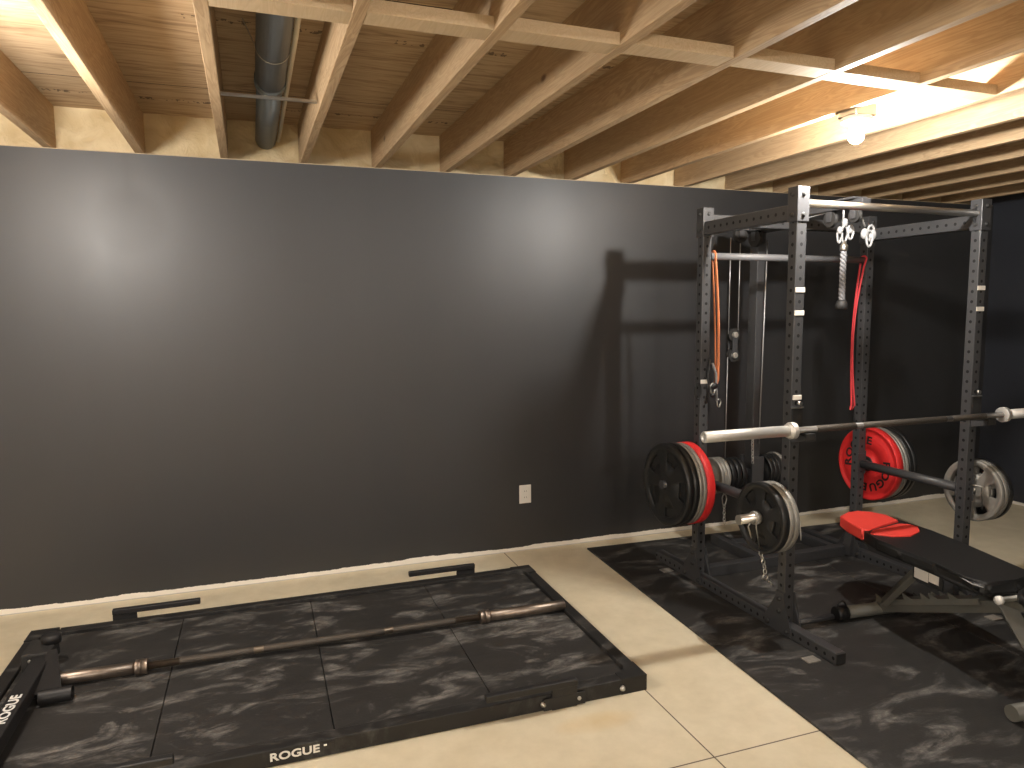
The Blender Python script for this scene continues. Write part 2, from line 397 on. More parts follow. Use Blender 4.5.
# ---- duct, conduit, strut
d = thing('duct', 'round dark grey duct pipe running between two joists', 'duct', (.083, 0, 2.478), (0, 0, .006))
MB().tube([(0, YB+.3, 0), (0, -.92, 0)], .059, 32).build('pipe', M['duct'], d)
MB().tube([(0, -.96, 0), (0, .12, 0)], .054, 32).build('pipe', M['duct'], d)
MB().tube([(0, -.98, 0), (0, -.915, 0)], .063, 32).build('coupling', M['duct'], d)
sp = [(math.cos(t)*.061, -1.35, math.sin(t)*.061) for t in [PI*1.0+PI*k/16 for k in range(17)]]
MB().tube([(-.10, -1.35, .085)]+sp+[(.10, -1.35, .085)], .004, 6, flat=.3).build('hanger_strap', M['zinc'], d)
tag(MB().tube([(.172, YB+.3, 2.46), (.161, -1.5, 2.462), (.150, .12, 2.475)], .0095, 10).build('conduit', M['pvc']), 'thin pale pipe beside the grey duct', 'pipe')
tag(MB().box((-.105, -1.085, H+.032), (.262, -1.072, H+.043)).build('metal_strut', M['zinc']), 'thin metal strut spanning below the grey duct', 'strut')

# ---- lampholder and bulb
def bulb_lamp(loc, label, bm='bulb'):
    x, y, z = loc; t = thing('ceiling_lamp', label, 'lamp', (x, y, H+.0))
    MB().box((-.055, -.05, -.016), (.055, .05, .03), .004).build('junction_box', M['zinc'], t)
    MB().lathe([(-.016, .058), (-.020, .062), (-.034, .060), (-.040, .045), (-.044, .028), (-.062, .022)], 'z', seg=32).build('lamp_holder', M['porcelain'], t)
    zz = z-H
    MB().use(M[bm]).lathe([(zz+.032, .013), (zz+.022, .019), (zz+.010, .027), (zz, .030), (zz-.012, .0285), (zz-.022, .021), (zz-.029, .009), (zz-.030, .001)], 'z', seg=16).build('bulb', None, t)
    return t
bulb_lamp(BULB_MAIN, 'bare lit bulb in white porcelain holder between joists')
for k, (loc, st) in enumerate(FILL_BULBS):  # unseen bulbs added behind the camera as weak ambient fill
    M['bulb%d' % k] = glow('fill_bulb_glow', (1, .94, .87), st)
    bulb_lamp(loc, ('added unseen fill bulb at the left behind the camera', 'added unseen fill bulb at the right behind the camera')[k], 'bulb%d' % k)
M['globe'] = glow('lit_globe_glass', (1, .94, .87), GLOBE_STRENGTH)
t = thing('pendant_lamp', 'round glass globe lamp on a short stem left of the photo', 'lamp', (GLOBE[0], GLOBE[1], H))
MB().lathe([(.008, .05), (-.012, .055), (-.020, .045), (-.024, .012)], 'z', seg=24).build('canopy', M['porcelain'], t)
MB().tube([(0, 0, -.02), (0, 0, GLOBE[2]-H+.118)], .007, 10).build('stem', M['zinc'], t)
MB().ball((0, 0, GLOBE[2]-H), .12, sub=3).build('globe', M['globe'], t)

# ---- outlet
t = thing('wall_outlet', 'white duplex outlet low on the black wall', 'outlet', (1.56, 0, .370))
MB().box((-.040, -.006, -.059), (.040, 0, .059), .003).build('cover_plate', M['plastic'], t)
for s in (-1, 1):
    q = MB().use(M['plastic']).lathe([(-.0085, .0165), (-.006, .0175), (-.005, .0175)], 'y', (0, 0, s*.02), 20)
    q.use(M['ink']).box((-.0075, -.0092, s*.02-.004), (-.0055, -.0084, s*.02+.005)).box((.0055, -.0092, s*.02-.004), (.0075, -.0084, s*.02+.005))
    q.build('socket', None, t)

# ------------------------------------------------------------------ stall mats under the rack
MX = 1.938
def floor_mat(x0, x1, y0, y1, label, bev=.003):   # sizes run from the far left corner of the floor mats
    o = MB().box((x0, y0, 0), (x1, y1, .0105), bev).build('rubber_mat', M['mat_b'], None, (MX, -.12, 0), (0, 0, -.033)); return tag(o, label, 'mat', 'black rubber mats under the rack')
floor_mat(0, 1.218, -1.412, 0, 'black rubber mat under the rack nearest the wall outlet')
floor_mat(1.222, 1.95, -1.412, -.07, 'black rubber mat behind the bench, against the wall')
floor_mat(0, 1.218, -3.9, -1.415, 'black rubber mat with white scuffs before the rack')
floor_mat(1.222, 2.44, -3.9, -1.415, 'black rubber mat under the seat end of the bench')

# ------------------------------------------------------------------ deadlift platform
PH = .02
P = thing('deadlift_platform', 'low black framed lifting platform with rubber tile surface', 'platform', (0, 0, 0))
ox0, ox1, oy0, oy1 = -1.045, 1.425, -1.75, -.415
FW, FH = .055, .062
for nm, lo, hi in (('side_rail', (ox0+.12, oy1-FW, .0), (ox1-.11, oy1, FH)), ('side_rail', (ox0+.12, oy0, .0), (ox1-.11, oy0+FW, FH)),
                   ('end_rail', (ox0, oy0+.11, .0), (ox0+FW, oy1-.11, FH)), ('end_rail', (ox1-FW, oy0+.11, .0), (ox1, oy1-.11, FH))):
    MB().box(lo, hi, .004).build(nm, M['dusty_black'], P)
for sx, cx in ((-1, ox0), (1, ox1)):
    for sy, cy in ((-1, oy0), (1, oy1)):
        q = []
        R = .055
        # L-shaped corner with a rounded inside
        a = (cx, cy); L = .115
        pts = [(cx, cy), (cx, cy-sy*L), (cx-sx*FW, cy-sy*L)]
        ccx, ccy = cx-sx*(FW+R), cy-sy*(FW+R)
        for k in range(9):
            th = (PI/2)*k/8
            pts.append((ccx+sx*R*math.cos(th), ccy+sy*R*math.sin(th)))
        pts += [(cx-sx*L, cy-sy*FW), (cx-sx*L, cy)]
        m = MB().prism(pts, 'z', .0, FH+.003); m.build('corner_bracket', M['dusty_black'], P)
def bolt_y(mb, x, y, z, r=.0095, s=-1): mb.use(M['zinc']).lathe([(y, r*1.25), (y+s*.003, r*1.25), (y+s*.0035, r*.85), (y+s*.011, r*.8), (y+s*.013, r*.4)], 'y', (x, 0, z), 12)
for bx in (.972, 1.12, 1.312): 
    q = MB(); bolt_y(q, bx, oy0-.004, .030); q.build('bolt', None, P)
# rubber tiles
k = 0
for i, (a, b) in enumerate(((ox0+FW, -.3975), (-.3945, .1995), (.2025, .7965), (.7995, ox1-FW))):
    for a2, b2 in ((oy0+FW, -1.072), (-1.069, oy1-FW)):
        MB().box((a, a2, .001), (b, b2, .045), .0025).build('rubber_tile', M['mat_a'], P)
# band pegs: plate standing on the rail plus a rod parallel to it
def peg(x_post, x_end, y, side, z=.118):
    s = 1 if x_end > x_post else -1
    w = .105
    q = MB().box((min(x_post, x_post+s*w), y-.004, .0), (max(x_post, x_post+s*w), y+.004, z), .001)
    q.box((min(x_post, x_end), y-.014, z-.014), (max(x_post, x_end), y+.014, z+.012), .004)
    q.box((min(x_post, x_post+s*w)-.035, y-.005, .004), (max(x_post, x_post+s*w)+.035, y+.002, .052), .001)
    return q.build('band_peg', M['black'], P)
peg(-.71, -.322, oy1+.006, 1, .103); peg(1.10, .725, oy1+.006, 1, .100)
peg(1.112, .74, oy0-.006, -1, .100); peg(-.80, -.308, oy0-.006, -1, .105)
# logo on the near rail
RX = Matrix.Rotation(PI/2, 4, 'X')
LOGO_SP = 1.5
lettering('lettering', [('ROGUE', .038, 1.25, .0, RX)], M['white'], P, (.062, oy0-.0008, .034), label='white ROGUE lettering on the near rail')
MB().box((.150, oy0-.0016, .026), (.192, oy0, .050)).build('small_plate', M['black_soft'], P)
MB().box((.158, oy0-.0024, .040), (.168, oy0-.001, .046)).build('white_mark', M['white'], P)

# bar jack beam lying across the left end of the platform
J = thing('bar_jack', 'black steel beam with ROGUE lettering on the platform left end', 'bar jack', (-.882, -.78, .045))
MB().box((-.032, -.94, .040), (.032, -.10, .095), .004).build('beam', M['black'], J)
MB().box((-.074, -.115, .035), (.030, .035, .108), .006).build('bracket', M['black_soft'], J)
MB().lathe([(.115, .036), (.146, .038), (.152, .032), (.154, .010)], 'z', (.012, -.01, -.010), 24).build('rubber_cap', M['black'], J)
m = MB(); sl = [((.020, -.10, .110), (.052, -.10, .110)), ((.022, -.36, .050), (.115, -.33, .050))]
vs = []
for (a, b) in sl:
    for dz in (0, -.014):
        vs.append([m.bm.verts.new((p[0], p[1]-dz*.6, p[2]+dz)) for p in (a, b)])
(t0, t1), (b0, b1), (T0, T1), (B0, B1) = vs
for f in ((t0, t1, T1, T0), (b0, B0, B1, b1), (t0, T0, B0, b0), (t1, b1, B1, T1), (t0, b0, b1, t1), (T0, T1, B1, B0)): m.bm.faces.new(f)
m.build('support_arm', M['black'], J)
m = MB().tube([(.045, -.345, .030), (.155, -.345, .030)], .028, 20, caps=False).tube([(.045, -.345, .030), (.153, -.345, .030)], .022, 20, caps=False)
m.tube([(.046, -.345, .030), (.055, -.345, .030)], .027, 20); m.build('foot_tube', M['black'], J)
MB().box((-.03, -.94, .0), (.03, -.88, .045), .004).build('foot', M['black'], J)
MB().lathe([(-.126, .007), (-.130, .006), (-.131, .003)], 'y', (-.04, 0, .085), 10).build('bolt', M['zinc'], J)
lettering('lettering', [('ROGUE', .048, 1.22, .0, Matrix.Rotation(PI/2, 4, 'Z'))], M['white'], J, (.002, -.53, .0952), label='white ROGUE lettering along the beam')

# ------------------------------------------------------------------ barbells
def barbell(name, label, L, shaft, yaw, mats, loc, group='barbells', sr=.0245, hr=.0145, col=None):
    t = thing(name, label, 'barbell', loc, (0, 0, yaw)); sm, hm = mats; h = shaft/2; e = L/2
    q = MB().tube([(-h, 0, 0), (h, 0, 0)], hr, 16); sh = q.build('shaft', M[hm], t)
    for s in (-1, 1):
        q = MB().lathe([(s*(h+a), r) for a, r in (col or [(0, .018), (0, .036), (.0008, .038), (.002, .038), (.022, .038), (.0235, .037), (.024, .035), (.024, .031), (.036, .0305), (.036, .025)])], 'x', seg=28); q.build('collar', M[sm], t)
        q = MB().lathe([(s*(h+.034), sr), (s*(e-.002), sr), (s*e, sr-.002), (s*e, .016), (s*(e-.004), .014), (s*(e-.004), .001)], 'x', seg=28); sl = q.build('sleeve', M[sm], t)
    kn = [(-h+.12, -.30), (-.26, .26), (.30, h-.12)]
    for a, b in kn:
        MB().lathe([(a, hr), (a+.001, hr+.0007), (b-.001, hr+.0007), (b, hr)], 'x', seg=16).build('knurling', M['knurl'], t)
    return t
DB = (.230, -1.008, .045+.031)
barbell('barbell', 'worn bare steel barbell lying across the lifting platform', 2.295, 1.425, -.0182, ('worn', 'worn_dark'), DB, hr=.0155, col=[(0, .018), (0, .030), (.0006, .031), (.002, .031), (.024, .031), (.0245, .029), (.026, .029), (.0265, .031), (.044, .031), (.0454, .031), (.046, .030), (.046, .024)])
barbell('barbell', 'chrome barbell held in the hooks of the rack', 2.235, 1.295, .0003, ('satin', 'bar_grey'), (2.870, -1.6297, .9927))

# ------------------------------------------------------------------ power rack
XL, XR, YF, YR, RH, TW, TD = 2.292, 3.4400, -1.5315, -.8413, 2.070, .054, .052
FZ = .0105
RACK_ROOTS_FROM = set(o.name for o in bpy.data.objects)
RCX, RCY = (XL+XR)/2, (YF+YR)/2
K = thing('power_rack', 'dark grey steel power rack with perforated uprights and pull-up bars', 'power rack', (RCX, RCY, 0))
def rk(q, name, m, loc=(0, 0, 0)):
    return q.build(name, M[m] if m else None, K, (loc[0]-RCX, loc[1]-RCY, loc[2]))
def bolt_head(q, p, axis, s, r=.009):
    i = 'xyz'.index(axis); q.use(M['black_soft']).lathe([(p[i], r*1.3), (p[i]+s*.003, r*1.3), (p[i]+s*.003, r), (p[i]+s*.011, r*.9)], axis, tuple(0 if j == i else p[j] for j in range(3)), 10)
BH = .052  # base rail height
for x in (XL, XR):
    for y in (YF, YR):
        rk(MB().box((-TW/2, -TD/2, 0), (TW/2, TD/2, RH-FZ-BH), .004), 'upright', 'rack_z', (x, y, FZ+BH))
# base rails
for x in (XL, XR):
    rk(MB().box((-TW/2, -.75, -BH/2), (TW/2, .75, BH/2), .004), 'base_rail', 'rack_y', (x, -1.160, FZ+BH/2)).scale = (1, .95, 1)
    for y in (-.446, -1.874):
        rk(MB().box((x-TW/2+.002, y-.004, FZ+.003), (x+TW/2-.002, y+.004, FZ+BH-.003), .001), 'end_cap', 'black_soft')
# gussets at the feet of the uprights
for x, so in ((XL, -1), (XR, 1)):
    for y in (YF, YR):
        for s in (-1, 1):
            xx = x+s*(TW/2+.003); tp = (FZ+.20)
            pts = [(y-.027, tp), (y+.027, tp), (y+.029, tp-.03), (y+.098, FZ+.050), (y+.098, FZ+.004), (y-.078, FZ+.004), (y-.078, FZ+.04), (y-.029, tp-.05)]
            q = MB().use(M['rack']).prism(pts, 'x', xx-.003, xx+.003)
            for by, bz in ((y, FZ+.165), (y, FZ+.105), (y-.055, FZ+.026), (y+.075, FZ+.026)): bolt_head(q, (xx+s*.003, by, bz), 'x', s)
            rk(q, 'gusset_plate', None)
        # inward foot bracket
        q = MB().prism([(x-so*(TW/2+.006), FZ+.20), (x-so*(TW/2+.006), FZ+.01), (x-so*(TW/2+.038), FZ+.01), (x-so*(TW/2+.038), FZ+.07)], 'y', y-.026, y+.026)
        rk(q, 'gusset_plate', 'rack')
# floor tabs
for (x, y) in ((2.225, -.650), (2.215, -1.800), (3.36, -1.790)):
    rk(MB().box((x-.045, y-.025, FZ), (x+.02, y+.025, FZ+.006), .001), 'floor_tab', 'dusty')
# crossmembers
rk(MB().box((-(XR-XL)/2, -.028, 0), ((XR-XL)/2, .028, .062), .004), 'base_crossmember', 'rack', ((XL+XR)/2, YR+.035, FZ))
for x in (XL, XR):
    rk(MB().box((-.024, -(YR-YF)/2+.02, -.034), (.024, (YR-YF)/2-.02, .034), .004), 'side_crossmember', 'rack_y', (x, (YF+YR)/2, 1.960))
rk(MB().box((-(XR-XL)/2, -.024, -.030), ((XR-XL)/2, .024, .030), .004), 'rear_crossmember', 'rack_x', ((XL+XR)/2, YR, 2.004))
for x in (XL, XR):
    for y in (YF, YR):
        s = 1 if y == YR else -1; so = -1 if x == XL else 1
        q = MB().use(M['rack']).box((x-TW/2-.006, y-TD/2-.006, RH-.155), (x+TW/2+.006, y+TD/2+.006, RH-.002), .002)
        for bz in (RH-.035, RH-.125):
            bolt_head(q, (x, y-TD/2-.006, bz), 'y', -1, .008); bolt_head(q, (x+so*(TW/2+.006), y, bz), 'x', so, .008)
            bolt_head(q, (x-so*(TW/2+.006), y, bz), 'x', -so, .008)
        rk(q, 'corner_bracket', None)
rk(MB().tube([(XL+.03, YF, 2.000), (XR-.03, YF, 2.000)], .0175, 20), 'pull_up_bar', 'chrome')
rk(MB().tube([(XL+.03, YR-.01, 1.815), (XR-.03, YR-.01, 1.815)], .019, 20), 'pull_up_bar', 'light_rack')
for x in (XL, XR):
    s = 1 if x == XL else -1
    rk(MB().prism([(x+s*TW/2, 2.04), (x+s*(TW/2+.05), 2.005), (x+s*TW/2, 1.94)], 'y', YF-.004, YF+.004), 'bar_bracket', 'rack')
# J-cups
for x in (XL, XR):
    s = 1 if x == XL else -1
    xc = x
    yf = YF-TD/2
    q = MB().use(M['rack']).box((xc-.033, yf-.007, .925), (xc+.033, yf-.001, 1.085), .001)
    q.prism([(yf-.005, .925), (yf-.005, .958), (yf-.096, .966), (yf-.096, .945)], 'x', xc-.026, xc+.026).use(M['black_soft']).box((xc-.026, yf-.099, .945), (xc+.026, yf-.092, .978), .002)
    q.use(M['vinyl']).box((xc-.024, yf-.092, .964), (xc+.024, yf-.008, .9778), .002).box((xc-.030, yf-.014, .975), (xc+.030, yf-.006, 1.075), .001)
    q.use(M['zinc']).box((xc-.030, yf-.015, 1.080), (xc+.034, yf-.006, 1.086)).lathe([(yf-.006, .012), (yf-.02, .010)], 'y', (xc+.01, 0, 1.102), 12)
    rk(q, 'bar_hook', None)
    # white number tags on the uprights
for x, y, zz in ((XL, YF, (1.614, 1.511)), (XR, YF, (1.629, 1.524)), (XL, YR, (1.139,))):
    for z in zz:
        sx = 1
        rk(MB().box((x-TW/2+.001, y-TD/2-.0025, z-.011), (x+TW/2+.001, y-TD/2+.001, z+.011), .001), 'number_sticker', 'paper')
rk(MB().box((XL-.02, YF-TD/2-.004, 1.118), (XL+.03, YF-TD/2+.001, 1.140), .002), 'number_sticker', 'paper')
# spotter tubes
for x in (XL, XR):
    si = 1 if x == XL else -1
    xx = x-(si*0)
    rk(MB().tube([(xx, YR-TD/2-.01, .590), (xx, YF+TD/2+.008, .590)], .0245, 20), 'spotter_tube', 'rack')
    for y, s in ((YR-TD/2, -1), (YF+TD/2, 1)):
        q = MB().use(M['rack']).box((x-TW/2-.004, y-.004, .545), (x+TW/2+.004, y+.004, .655), .001); rk(q, 'tube_flange', None)
# plate pegs
for x, s in ((XL, -1), (XR, 1)):
    for y in (YF, YR):
        rk(MB().tube([(x+s*TW/2, y, .582 if y == YF else .584), (x+s*((.28 if x == XL else .17) if (y == YF) else .246), y, .582 if y == YF else .584)], .0225, 20), 'plate_peg', 'chrome' if y == YF else 'rack')
        rk(MB().box((x+s*(TW/2+.001)-.003, y-.03, .53), (x+s*(TW/2+.001)+.003, y+.03, .67), .001), 'peg_flange', 'rack')
q = MB().use(M['zinc']).tube([(XR+.003, YF-TD/2-.005, .62), (XR+.008, YF-TD/2-.035, .62), (XR+.03, YF-TD/2-.05, .615), (XR+.032, YF-TD/2-.052, .50)], .005, 8); rk(q, 'pull_pin', None)

tag(MB().tube([(XL+.05, -1.505, FZ+.014), (2.66, -1.515, FZ+.014)], .0135, 14).build('floor_bar', M['rack']), 'short grey bar lying on the mat behind the front left upright', 'bar')
# ------------------------------------------------------------------ lat tower behind the rack
TX, TY = 2.925, -.50
LT = thing('lat_tower', 'dark steel cable tower with pulleys and plate carriage behind the rack', 'cable machine', (TX, TY, 0))
def lt(q, name, m): return q.build(name, M[m] if m else None, LT, (-TX, -TY, 0))
lt(MB().box((TX-.03, TY-.036, FZ+.06), (TX+.03, TY+.036, 2.0), .004), 'post', 'rack')
for x in (2.775, 3.325):
    lt(MB().box((x-.025, YR+.064, FZ), (x+.025, -.33, FZ+.06), .004), 'base_rail', 'rack')
lt(MB().box((2.80, -.54, FZ), (3.30, -.46, FZ+.06), .004), 'base_crossmember', 'rack')
BX = 2.872
lt(MB().box((BX-.028, -1.36, 2.036), (BX+.028, -.42, 2.076), .004), 'top_beam', 'rack')
lt(MB().box((BX-.05, -.66, 1.995), (TX+.05, -.42, 2.036), .003), 'top_plate', 'rack')
lt(MB().box((BX-.045, -1.32, 2.076), (BX+.045, -1.20, 2.088), .003), 'beam_cap', 'rack')
def pulley(x, y, z, r, ax='x'):
    q = MB().use(M['black_soft']).lathe([(-.011, r), (-.009, r+.003), (-.003, r-.006), (.003, r-.006), (.009, r+.003), (.011, r)], ax, (x, y, z), 28)
    q.use(M['rack']).lathe([(-.017, .010), (.017, .010)], ax, (x, y, z), 12)
    q.use(M['rack'])
    for s in (-1, 1):
        a, b = (x+s*.015, x+s*.018) if ax == 'x' else (0, 0)
        if ax == 'x': q.prism([(y-.016, z-.016), (y+.016, z-.016), (y+.022, z+.055), (y-.022, z+.055)], 'x', a, b)
        else: q.prism([(x-.016, z-.016), (x+.016, z-.016), (x+.022, z+.055), (x-.022, z+.055)], 'y', y+s*.015, y+s*.018)
    lt(q, 'pulley', None)
pulley(TX-.15, TY-.02, 1.975, .045, 'y'); pulley(TX-.07, TY-.06, 1.955, .050); pulley(BX, -1.13, 1.998, .040); pulley(BX, -1.29, 1.998, .034)
lt(MB().box((TX-.19, TY-.045, 2.0), (TX, TY+.005, 2.03), .003), 'pulley_arm', 'rack')
# floating double pulley block
bx, by = 2.757, TY
q = MB().use(M['rack']).box((bx-.018, by-.024, 1.235), (bx+.018, by-.018, 1.385), .002).box((bx-.018, by+.018, 1.235), (bx+.018, by+.024, 1.385), .002)
for z in (1.25, 1.375):
    q.use(M['black_soft']).lathe([(-.014, .040), (-.005, .034), (.005, .034), (.014, .040)], 'y', (bx, by, z), 24)
    q.use(M['silver']).lathe([(-.032, .015), (-.026, .019), (.026, .019), (.032, .015)], 'y', (bx, by, z), 14)
lt(q, 'pulley_block', None)
q = MB(); q.tube([(bx-.034, by, 1.96), (bx-.034, by, 1.38)], .003, 6); q.tube([(bx+.036, by, 1.95), (bx+.036, by, 1.38)], .003, 6)
q.tube([(bx-.036, by, 1.24), (bx-.036, by, .60)], .003, 6); q.tube([(TX+.02, TY-.06, 1.94), (TX+.0, TY-.06, .70)], .004, 6)
q.tube([(BX-.01, -.58, 2.0), (BX-.005, -1.10, 2.034)], .003, 6)
lt(q, 'cable', 'cable')
# carriage
CZ = .513
q = MB().use(M['rack']).box((TX-.045, TY-.06, CZ-.10), (TX+.045, TY-.042, CZ+.10), .002).box((TX-.045, TY+.042, CZ-.10), (TX+.045, TY+.056, CZ+.10), .002)
q.box((TX-.045, TY-.06, CZ-.02), (TX-.034, TY+.056, CZ+.02)).box((TX+.034, TY-.06, CZ-.02), (TX+.045, TY+.056, CZ+.02))
q.use(M['bar_grey']).tube([(TX-.31, TY-.0, CZ), (TX-.045, TY, CZ)], .022, 16).tube([(TX+.045, TY, CZ), (TX+.25, TY, CZ)], .022, 16)
lt(q, 'carriage', None)

def chain(q, pts, link=.021, r=.0028):
    pts = [Vector(p) for p in pts]; seglen = [(b-a).length for a, b in zip(pts, pts[1:])]; tot = sum(seglen); n = max(2, int(tot/(link*.78)))
    for i in range(n):
        d = tot*(i+.5)/n; j = 0
        while j < len(seglen)-1 and d > seglen[j]: d -= seglen[j]; j += 1
        a, b = pts[j], pts[j+1]; c = a.lerp(b, d/seglen[j]); dr = (b-a).normalized()
        u, v = q.frame(dr); w_ = u if i % 2 else v
        loop = [c+dr*(math.cos(t)*link*.5)+w_*(math.sin(t)*link*.33) for t in [2*PI*k/10 for k in range(10)]]
        q.tube(loop, r, 5, closed=True)
    return q
def carabiner(q, c, h=.06, w_=.024, r=.0035, nrm='y'):
    c = Vector(c); loop = []
    for k in range(16):
        t = 2*PI*k/16; loop.append(c+Vector((math.sin(t)*w_*.5*(1.15 if math.cos(t) > 0 else .9), 0, math.cos(t)*h*.5)))
    q.tube(loop, r, 6, closed=True)
q = MB(); chain(q, [(TX-.06, TY-.07, .78), (TX-.055, TY-.075, .58)], .022, .003)
lt(q, 'hanging_chain', 'zinc')
# chain with snap hook hanging low behind the rack
q = MB(); carabiner(q, (2.722, -.50, .345), .075, .03, .004); chain(q, [(2.722, -.50, .315), (2.726, -.50, .19)], .026, .0032)
chain(q, [(2.722, -.50, .47), (2.722, -.50, .38)], .022, .0028)
lt(q, 'hanging_chain', 'zinc')

# ------------------------------------------------------------------ weight plates
def plate_mesh(mb, R, T, rim_m, web_m, nwin=5, r_hub=.050, phase=0.0, seg=60, win=(.56, .80), winfrac=.45):
    """grip plate along x, centred; window cells are real openings"""
    rs = [.0255, r_hub*.55, r_hub, R*win[0], R*win[1], R*.86, R*.90, R*.975, R]
    ts = [T*.5, T*.5, T*.5, T*.26, T*.26, T*.30, T*.5, T*.5, T*.40]
    ts[3] = T*.28
    V = {}
    for side in (0, 1):
        for i, (r, t) in enumerate(zip(rs, ts)):
            for k in range(seg):
                a = 2*PI*k/seg+phase; V[side, i, k] = mb.bm.verts.new(((1 if side else -1)*t, r*math.cos(a), r*math.sin(a)))
    def void(i, k):
        if nwin == 0 or i != 3: return False
        f = (k % (seg//nwin))/(seg//nwin); return f < winfrac
    fs = {}
    for side in (0, 1):
        for i in range(len(rs)-1):
            for k in range(seg):
                if void(i, k): continue
                k2 = (k+1) % seg; q = (V[side, i, k], V[side, i+1, k], V[side, i+1, k2], V[side, i, k2])
                f = mb.bm.faces.new(q if side else q[::-1]); f.smooth = True
                mb.use(rim_m if i >= 5 or i < 2 else web_m); f.material_index = mb.cur
    mb.use(rim_m)
    for k in range(seg):
        k2 = (k+1) % seg
        for i in (0, len(rs)-1):
            f = mb.bm.faces.new((V[0, i, k], V[0, i, k2], V[1, i, k2], V[1, i, k])); f.smooth = True; f.material_index = mb.cur
        if void(3, k):
            if rim_m.name.startswith('black'):
                mid = [mb.bm.verts.new(((V[0, a, b].co+V[1, a, b].co)/2)) for a, b in ((3, k), (4, k), (4, k2), (3, k2))]
                mb.use(web_m); mb.bm.faces.new(mid).material_index = mb.cur; mb.use(rim_m)
            for i in (3, 4):
                f = mb.bm.faces.new((V[0, i, k], V[0, i, k2], V[1, i, k2], V[1, i, k])); f.material_index = mb.cur
            for kk, nb in ((k, (k-1) % seg), (k2, k2)):
                if not void(3, nb):
                    f = mb.bm.faces.new((V[0, 3, kk], V[0, 4, kk], V[1, 4, kk], V[1, 3, kk])); f.material_index = mb.cur
    return mb
PROTO = {}
def plate(kind, x, y, z, label, group, phase=0.0):
    # kind: (R, T, rim, web, nwin)
    if kind not in PROTO:
        R, T, rm, wm, nw = kind; o = plate_mesh(MB(), R, T, M[rm], M[wm], nw).build('weight_plate'); PROTO[kind] = o
    else: o = PROTO[kind].copy(); COL.objects.link(o)
    o.location = (x, y, z); o.rotation_euler = (phase, 0, 0); tag(o, label, 'weight plate', group); return o
zR, zF = .584, .582
DR = .0225-.0255  # plate bore rests on the peg
B45 = (.225, .038, 'plate', 'plate_in', 5); S45 = (.222, .0225, 'silver', 'silver', 5); B45b = (.225, .034, 'plate', 'plate_in', 5)
GL = 'plates on the rear left peg'
plate(B45, 2.085, YR, zR+DR, 'large black grip plate, outermost on the rear left peg', GL, .35)
plate(B45b, 2.122, YR, zR+DR, 'large black plate second from outside on rear left peg', GL, .8)
plate(S45, 2.151, YR, zR+DR, 'large grey plate third from outside on rear left peg', GL, .2)
plate(S45, 2.1745, YR, zR+DR, 'large grey plate touching the red one, rear left peg', GL, 1.1)
def bumper(x, y, z, label, group, face, R=.225, T=.048):
    t = thing('bumper_plate', label, 'weight plate', (x, y, z), (0, 0, 0), group); h = T/2
    pr = [(-h, .026), (-h, .048), (-h+.008, .052), (-h+.008, .098), (-h+.002, .104), (-h+.002, .178), (-h+.006, .184), (-h+.006, .206), (-h, .211), (-h, R-.004), (-h+.004, R),
          (h-.004, R), (h, R-.004), (h, .211), (h-.006, .206), (h-.006, .184), (h-.002, .178), (h-.002, .104), (h-.008, .098), (h-.008, .052), (h, .048), (h, .026)]
    MB().lathe(pr, 'x', seg=64).build('disc', M['red'], t)
    for s in (-1, 1): MB().lathe([(s*(h+.0002), .027), (s*(h+.0012), .030), (s*(h+.0012), .046), (s*(h-.002), .047)], 'x', seg=32).build('hub', M['ink'], t)
    tx = []
    sgn = face
    Mx = Matrix(((0, 0, -1, 0), (-1, 0, 0, 0), (0, 1, 0, 0), (0, 0, 0, 1))) if face < 0 else Matrix(((0, 0, 1, 0), (1, 0, 0, 0), (0, 1, 0, 0), (0, 0, 0, 1)))
    for st in (136, -44):                       # angle of the word's middle, clockwise reading
        for j, ch in enumerate('ROGUE'):
            a = math.radians(st-(j-2)*25); rr = .143
            local = Matrix.Translation((rr*math.cos(a), rr*math.sin(a), 0)) @ Matrix.Rotation(a-PI/2, 4, 'Z')
            tx.append((ch, .066, 1.2, 0, Mx @ local))
    lettering('lettering', tx, M['ink'], t, (face*(h-.002+.0008), 0, 0), (face*BROT, 0, 0), label='black ROGUE lettering around the face')
    return t
BROT = math.radians(0)
bumper(2.2115, YR, zR+.0225-.026, 'thick red bumper plate, innermost on the rear left peg', GL, -1)
GR = 'plates on the rear right peg'
BROT = 0.0
bumper(3.535, YR, zR+.0225-.026, 'red bumper plate with black lettering, rear right peg', GR, -1)
plate(S45, 3.571, YR, zR+DR, 'large grey plate next to the red bumper, rear right peg', GR, .4)
plate(S45, 3.594, YR, zR+DR, 'second large grey plate from red bumper, rear right peg', GR, .9)
plate(B45b, 3.623, YR, zR+DR, 'large black plate next to the grey ones, rear right peg', GR, .1)
plate(B45b, 3.657, YR, zR+DR, 'large black plate outermost on the rear right peg', GR, .6)
B25 = (.163, .036, 'plate', 'plate_in', 5); S25 = (.162, .027, 'silver', 'silver', 5); B25b = (.163, .034, 'plate', 'plate_in', 5)
GF = 'plates on the front left peg'
plate(B25, 2.143, YF, zF+DR, 'medium black grip plate, outermost on the front left peg', GF, .55)
plate(S25, 2.176, YF, zF+DR, 'medium grey plate in the middle of front left peg', GF, .2)
plate(S25, 2.204, YF, zF+DR, 'medium grey plate nearest the upright, front left peg', GF, .9)
GG = 'plates on the front right peg'
plate(S25, 3.506, YF, zF+DR, 'medium grey grip plate nearest the upright, front right peg', GG, .15)
plate(S25, 3.533, YF, zF+DR, 'medium grey plate in the middle of front right peg', GG, .35)
plate(B25b, 3.563, YF, zF+DR, 'medium black plate outermost on the front right peg', GG, .4)
S10 = (.112, .022, 'silver', 'silver', 0); B10 = (.102, .030, 'plate', 'plate_in', 0)
